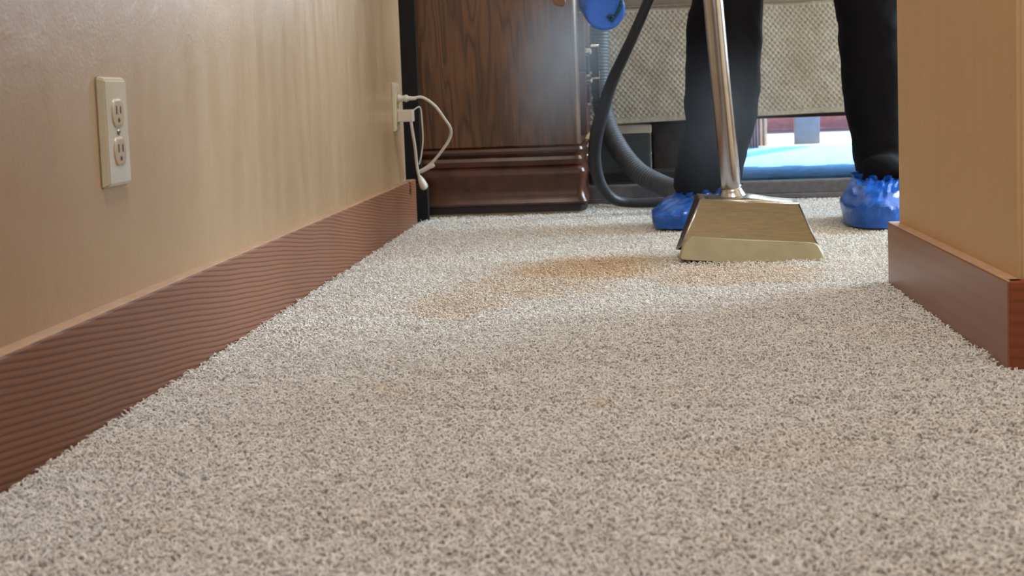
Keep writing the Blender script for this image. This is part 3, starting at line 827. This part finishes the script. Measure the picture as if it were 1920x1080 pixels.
hand(w2, G + Vector((.012, .0, .0)), (-1, -.2, 0), (0, .3, 1), (.1, -1, -.1))
body = skinned('body', V, E, R_, SKIN)
# head with face (out of the frame)
hd = Vector((.33, 2.33, 1.15)); hr = Matrix.Rotation(-.9, 3, 'X')
bm = bmesh.new(); sphere(bm, hd, 1, (.075, .095, .115), hr, 24, 16)
for v in bm.verts:
    q = hr.transposed() @ (v.co - hd)
    if q.y < -.03:
        q.y -= .022 * math.exp(-((q.x / .014) ** 2 + ((q.z + .005) / .022) ** 2))
        q.y += .010 * (math.exp(-(((abs(q.x) - .03) / .014) ** 2 + ((q.z - .02) / .012) ** 2)))
        q.x *= 1 - .25 * max(0, -q.z / .115)
    v.co = hd + hr @ q
head = obj('head', bm, SKIN, person, smooth=True)
for s in (-1, 1):
    obj('eye', sphere(bmesh.new(), hd + hr @ Vector((s * .03, -.079, .02)), .011, u=10, v=8), plain('eye_white', srgb(225, 220, 215), .3), head, smooth=True)
    obj('ear', sphere(bmesh.new(), hd + hr @ Vector((s * .077, .005, .0)), .02, (.35, .7, 1.3), hr, 10, 8), SKIN, head, smooth=True)
obj('mouth', sphere(bmesh.new(), hd + hr @ Vector((0, -.088, -.05)), .02, (1, .3, .25), hr, 10, 8), plain('lip', srgb(150, 80, 70), .5), head, smooth=True)
obj('hair', sphere(bmesh.new(), hd + hr @ Vector((0, .022, .022)), 1, (.082, .092, .112), hr, 18, 12), HAIR, head, smooth=True)
sv = [HIP + Vector((0, -.02, .03)), HIP + Vector((0, -.10, .11)), (.36, 2.76, 1.13), (.35, 2.60, 1.18), (.34, 2.54, 1.195), (.19, 2.62, 1.14), (.10, 2.67, .98), (.52, 2.60, 1.14), (.47, 2.64, 1.03)]
skinned('shirt', sv, [(0, 1), (1, 2), (2, 3), (3, 4), (3, 5), (5, 6), (3, 7), (7, 8)], [(.16, .12), (.16, .12), (.17, .13), (.14, .11), .08, .075, .07, .075, .07], SHIRT)

# trousers: lofted legs fused to the seat
def leg_rings(rows, d, top):
    out = []
    for py, xl, xr, dd in rows:
        a, b = P(xl, py, d + dd), P(xr, py, d + dd)
        out.append((Vector(((a.x + b.x) / 2, d + dd, (a.z + b.z) / 2)), (b.x - a.x) / 2, (b.x - a.x) / 2 * .95))
    return out + top
def loft(bm, rings, seg=40, seed=0):
    Rr = []
    for c, rx, ry_ in rings:
        row = []
        for k in range(seg):
            a = 2 * PI * k / seg
            row.append(bm.verts.new((c.x + rx * math.cos(a), c.y + ry_ * math.sin(a), c.z)))
        Rr.append(row)
    for a, b in zip(Rr, Rr[1:]):
        for k in range(seg): bm.faces.new((a[k], a[(k + 1) % seg], b[(k + 1) % seg], b[k]))
    bm.faces.new(Rr[0]); bm.faces.new(Rr[-1][::-1])
def dens(rings, n=6):
    out = []
    for i in range(len(rings) - 1):
        (c0, a0, b0), (c1, a1, b1) = rings[i], rings[i + 1]
        m_ = max(1, int((c0 - c1).length / .012))
        for k in range(m_):
            t = k / m_; t2 = t * t * (3 - 2 * t); out.append((c0.lerp(c1, t), a0 + (a1 - a0) * t2, b0 + (b1 - b0) * t2))
    out.append(rings[-1]); return out
LR = leg_rings([(369, 1272, 1380, -.01), (350, 1265, 1386, 0), (322, 1264, 1392, 0), (280, 1272, 1405, 0), (248, 1282, 1414, 0), (225, 1286, 1421, 0), (190, 1281, 1424, 0), (140, 1284, 1427, 0), (100, 1286, 1428, 0), (45, 1286, 1430, 0), (15, 1292, 1431, 0), (0, 1299, 1431, 0)], 2.87,
               [(Vector((.245, 2.90, .62)), .083, .085), (Vector((.265, 2.97, .80)), .095, .10), (Vector((.29, 3.02, .92)), .10, .11)])
RRr = leg_rings([(352, 1622, 1712, -.02), (330, 1606, 1716, 0), (300, 1600, 1712, 0), (260, 1597, 1708, 0), (215, 1588, 1704, 0), (165, 1581, 1703, 0), (100, 1576, 1702, 0), (50, 1572, 1702, 0), (0, 1562, 1700, 0)], 2.87,
                [(Vector((.52, 2.90, .62)), .083, .085), (Vector((.49, 2.97, .80)), .095, .10), (Vector((.46, 3.02, .92)), .10, .11)])
bm = bmesh.new(); loft(bm, dens(LR)); loft(bm, dens(RRr))
sphere(bm, HIP + Vector((0, 0, .0)), 1, (.185, .125, .13), None, 24, 16)
c = P(1668, 322, 2.80); sphere(bm, c, 1, (.060, .035, .036), Matrix.Rotation(.25, 3, 'Y'), 20, 14)
c = P(1640, 345, 2.80); sphere(bm, c, 1, (.035, .03, .022), Matrix.Rotation(.3, 3, 'Y'), 20, 14)
tr = obj('trousers', bm, CLOTH, person)
rm = tr.modifiers.new('r', 'REMESH'); rm.mode = 'VOXEL'; rm.voxel_size = .006; rm.use_smooth_shade = True
sm_ = tr.modifiers.new('s', 'SMOOTH'); sm_.factor = .6; sm_.iterations = 4
tex = bpy.data.textures.new('folds', 'CLOUDS'); tex.noise_scale = .07; tex.noise_depth = 2
dm = tr.modifiers.new('d', 'DISPLACE'); dm.texture = tex; dm.strength = .012; dm.mid_level = .5; dm.texture_coords = 'GLOBAL'
# shoe covers: thin gathered plastic
def shoe_cover(toe, heel, wid, hgt, openc, seed, peaks):
    toe, heel = Vector(toe), Vector(heel); ax = (toe - heel); L_ = ax.length; ax.normalize(); sd = Vector((-ax.y, ax.x, 0))
    mid = (toe + heel) / 2; openc = Vector(openc)
    bm = bmesh.new(); nA, nT = 96, 26; rws = []
    for j in range(nT + 1):
        t = j / nT; row = []
        for k in range(nA):
            a = 2 * PI * k / nA; ca, sa = math.cos(a), math.sin(a)
            ex_ = (abs(ca) ** 2.3 + abs(sa) ** 2.3) ** (-1 / 2.3)
            wl = wid * (1.08 if ca > 0 else .9)
            o0 = mid + ax * ca * ex_ * L_ / 2 + sd * sa * ex_ * wl
            bul = 1 + .05 * math.sin(PI * min(1, t * 2))
            z = hgt(ca) * (1 - (1 - t) ** 1.7) if t > .04 else 0
            k_ = max(0, (t - .35) / .65) ** 1.25
            op = openc + ax * ca * .068 + sd * sa * .052
            p = o0.lerp(op, k_); p = Vector((mid.x + (p.x - mid.x) * bul, mid.y + (p.y - mid.y) * bul, 0))
            p.z = .002 + z + peaks(a) * max(0, t - .7) / .3
            nn = mnoise.noise(Vector((ca * 2.2 + seed, sa * 2.2, t * 2.5)))
            rg = 1 - abs(mnoise.noise(Vector((ca * 3 + seed, sa * 3, t * 3.6 + 5)))) * 2
            gath = math.sin(a * 17 + 3 * nn + seed) * .5 + math.sin(a * 29 + seed * 2) * .3
            amp = .003 + .006 * rg * min(1, t * 3) + gath * .004 * max(0, t - .4) / .6
            dirn = Vector((p.x - mid.x, p.y - mid.y, .03)).normalized()
            row.append(bm.verts.new(p + dirn * amp))
        rws.append(row)
    for a, b in zip(rws, rws[1:]):
        for k in range(nA): bm.faces.new((a[k], a[(k + 1) % nA], b[(k + 1) % nA], b[k]))
    bm.faces.new(rws[0][::-1])
    o = obj('shoe_cover', bm, FOIL, person, smooth=False)
    finish_auto(o, .38)
    s_ = o.modifiers.new('s', 'SOLIDIFY'); s_.thickness = .001
    # gathered ruffle
    bm = bmesh.new(); top = []
    r1, r2 = [], []
    for k in range(144):
        a = 2 * PI * k / 144; ca, sa = math.cos(a), math.sin(a)
        w_ = .007 * math.sin(a * 19 + seed)
        z0 = .002 + hgt(ca) + peaks(a)
        q = openc + ax * ca * (.068 + w_ * .4) + sd * sa * (.052 + w_ * .4)
        q2 = openc + ax * ca * (.074 + w_ * 1.4) + sd * sa * (.058 + w_ * 1.4)
        r1.append(bm.verts.new((q.x, q.y, z0 - .002))); r2.append(bm.verts.new((q2.x, q2.y, z0 + .009 + .005 * math.sin(a * 11 + seed * 3))))
    for k in range(144): bm.faces.new((r1[k], r1[(k + 1) % 144], r2[(k + 1) % 144], r2[k]))
    r = obj('elastic_ruffle', bm, FOIL, o, smooth=True)
    r.parent = o; r.location = (0, 0, 0)
    for v in r.data.vertices: pass
    return o
tl = F(1236, 432); 
shoe_cover((tl.x + .015, tl.y + .0, 0), (aL.x + .03, 2.93, 0), .056, lambda c: .070 + .0 * c - .012 * max(0, c), (aL.x + .005, 2.86, 0), 1.3, lambda a: .004 * math.sin(a * 3))
trr = F(1648, 430)
shoe_cover((trr.x, trr.y + .0, 0), (aR.x, 2.93, 0), .060, lambda c: .088 - .004 * max(0, c), (aR.x, 2.83, 0), 4.1, lambda a: .030 * math.exp(-((a - 1.1) / .35) ** 2) + .02 * math.exp(-((a - 2.0) / .5) ** 2))

# ------------------------------------------------------------------ spray bottle
bo = empty('spray_bottle', BN, 'blue spray bottle held in the hand beside the dresser, round base facing us', 'spray bottle')
obj('bottle_body', lathe(bmesh.new(), [(.0015, .034), (0, .038), (.002, .0415), (.006, .0428), (.03, .043), (.105, .042), (.125, .036), (.142, .022), (.150, .0145), (.165, .0145)], BN, BAX, 40), BLUEB, bo, smooth=True)
obj('collar', lathe(bmesh.new(), [(0, .016), (.016, .016)], BN + BAX * .158, BAX, 20), WHITEP, bo)
hs = BN + BAX * .174
dn = Vector((-.35, .0, -1)); dn = (dn - BAX * dn.dot(BAX)).normalized()
hb = bmesh.new(); sweep(hb, [hs - dn * .03, hs - dn * .01, hs + dn * .03, hs + dn * .045], lambda i, s: [.009, .013, .012, .007][i], 10)
obj('sprayer_head', hb, WHITEP, bo, smooth=True)
obj('nozzle', sweep(bmesh.new(), [hs + dn * .044, hs + dn * .054], .006, 12), WHITEP, bo)
obj('trigger', sweep(bmesh.new(), spline([hs + dn * .026, hs + dn * .034 - BAX * .02, hs + dn * .03 - BAX * .045], 5), .004, 8), WHITEP, bo)
# printed mark on the base
def decal(ppts, wpx):
    bm = bmesh.new(); pts = []
    for q in spline([Vector((x, y, 0)) for x, y in ppts], 6):
        r = ray(q.x, q.y); t = (BN - CL).dot(BAX) / r.dot(BAX); pts.append(CL + r * t - BAX * .0012)
    sweep(bm, pts, lambda i, s: wpx[min(len(wpx) - 1, i * len(wpx) // len(pts))] / FPX * 2.7, 8)
    return bm
mk = obj('green_mark', decal([(1165, 0), (1164, 8), (1160, 18), (1155, 27), (1150, 35)], [3, 3.6, 3.6, 3, 2]), TEAL, bo)
obj('green_mark', decal([(1139, 33), (1144, 29), (1149, 33), (1146, 38), (1150, 39)], [3, 3.6, 3, 2]), TEAL, bo)

# ------------------------------------------------------------------ mist
def mist(name, prof, label, dens_):
    """soft cone of droplets"""
    m = M(name + '_volume'); m.t.nodes.remove(m.b)
    vol = m.n('VolumeScatter'); vol.inputs['Color'].default_value = (.93, .96, 1, 1); vol.inputs['Anisotropy'].default_value = 0
    tc = m.n('TexCoord'); gr = m.n('TexGradient'); gr.gradient_type = 'SPHERICAL'
    m.l(tc.outputs['Object'], gr.inputs[0])
    nz = m.n('TexNoise'); nz.inputs['Scale'].default_value = 2.2; nz.inputs['Detail'].default_value = 3; m.l(tc.outputs['Object'], nz.inputs['Vector'])
    v = m.math('MULTIPLY', m.math('POWER', gr.outputs['Fac'], 1.9), m.math('MULTIPLY', nz.outputs[0], dens_ * 2))
    m.l(v, vol.inputs['Density']); m.l(vol.outputs[0], m.out.inputs['Volume'])
    me = bpy.data.meshes.new(name); bm = bmesh.new(); bmesh.ops.create_icosphere(bm, subdivisions=3, radius=1); bm.to_mesh(me); bm.free(); me.materials.append(m.m)
    o = bpy.data.objects.new(name, me); COL.objects.link(o)
    o.location, o.scale, o.rotation_euler = prof
    tag(o, label, 'mist', kind='stuff'); return o
mist('spray_mist', (P(1050, 118, 2.97), (.17, .16, .26), (0, .25, 0)), 'fine spray mist drifting down from the blue bottle across the dresser', 9)
mist('steam', (P(1350, 235, 2.62), (.19, .12, .22), (0, 0, 0)), 'faint grey steam rising behind the wand tube', 2.2)
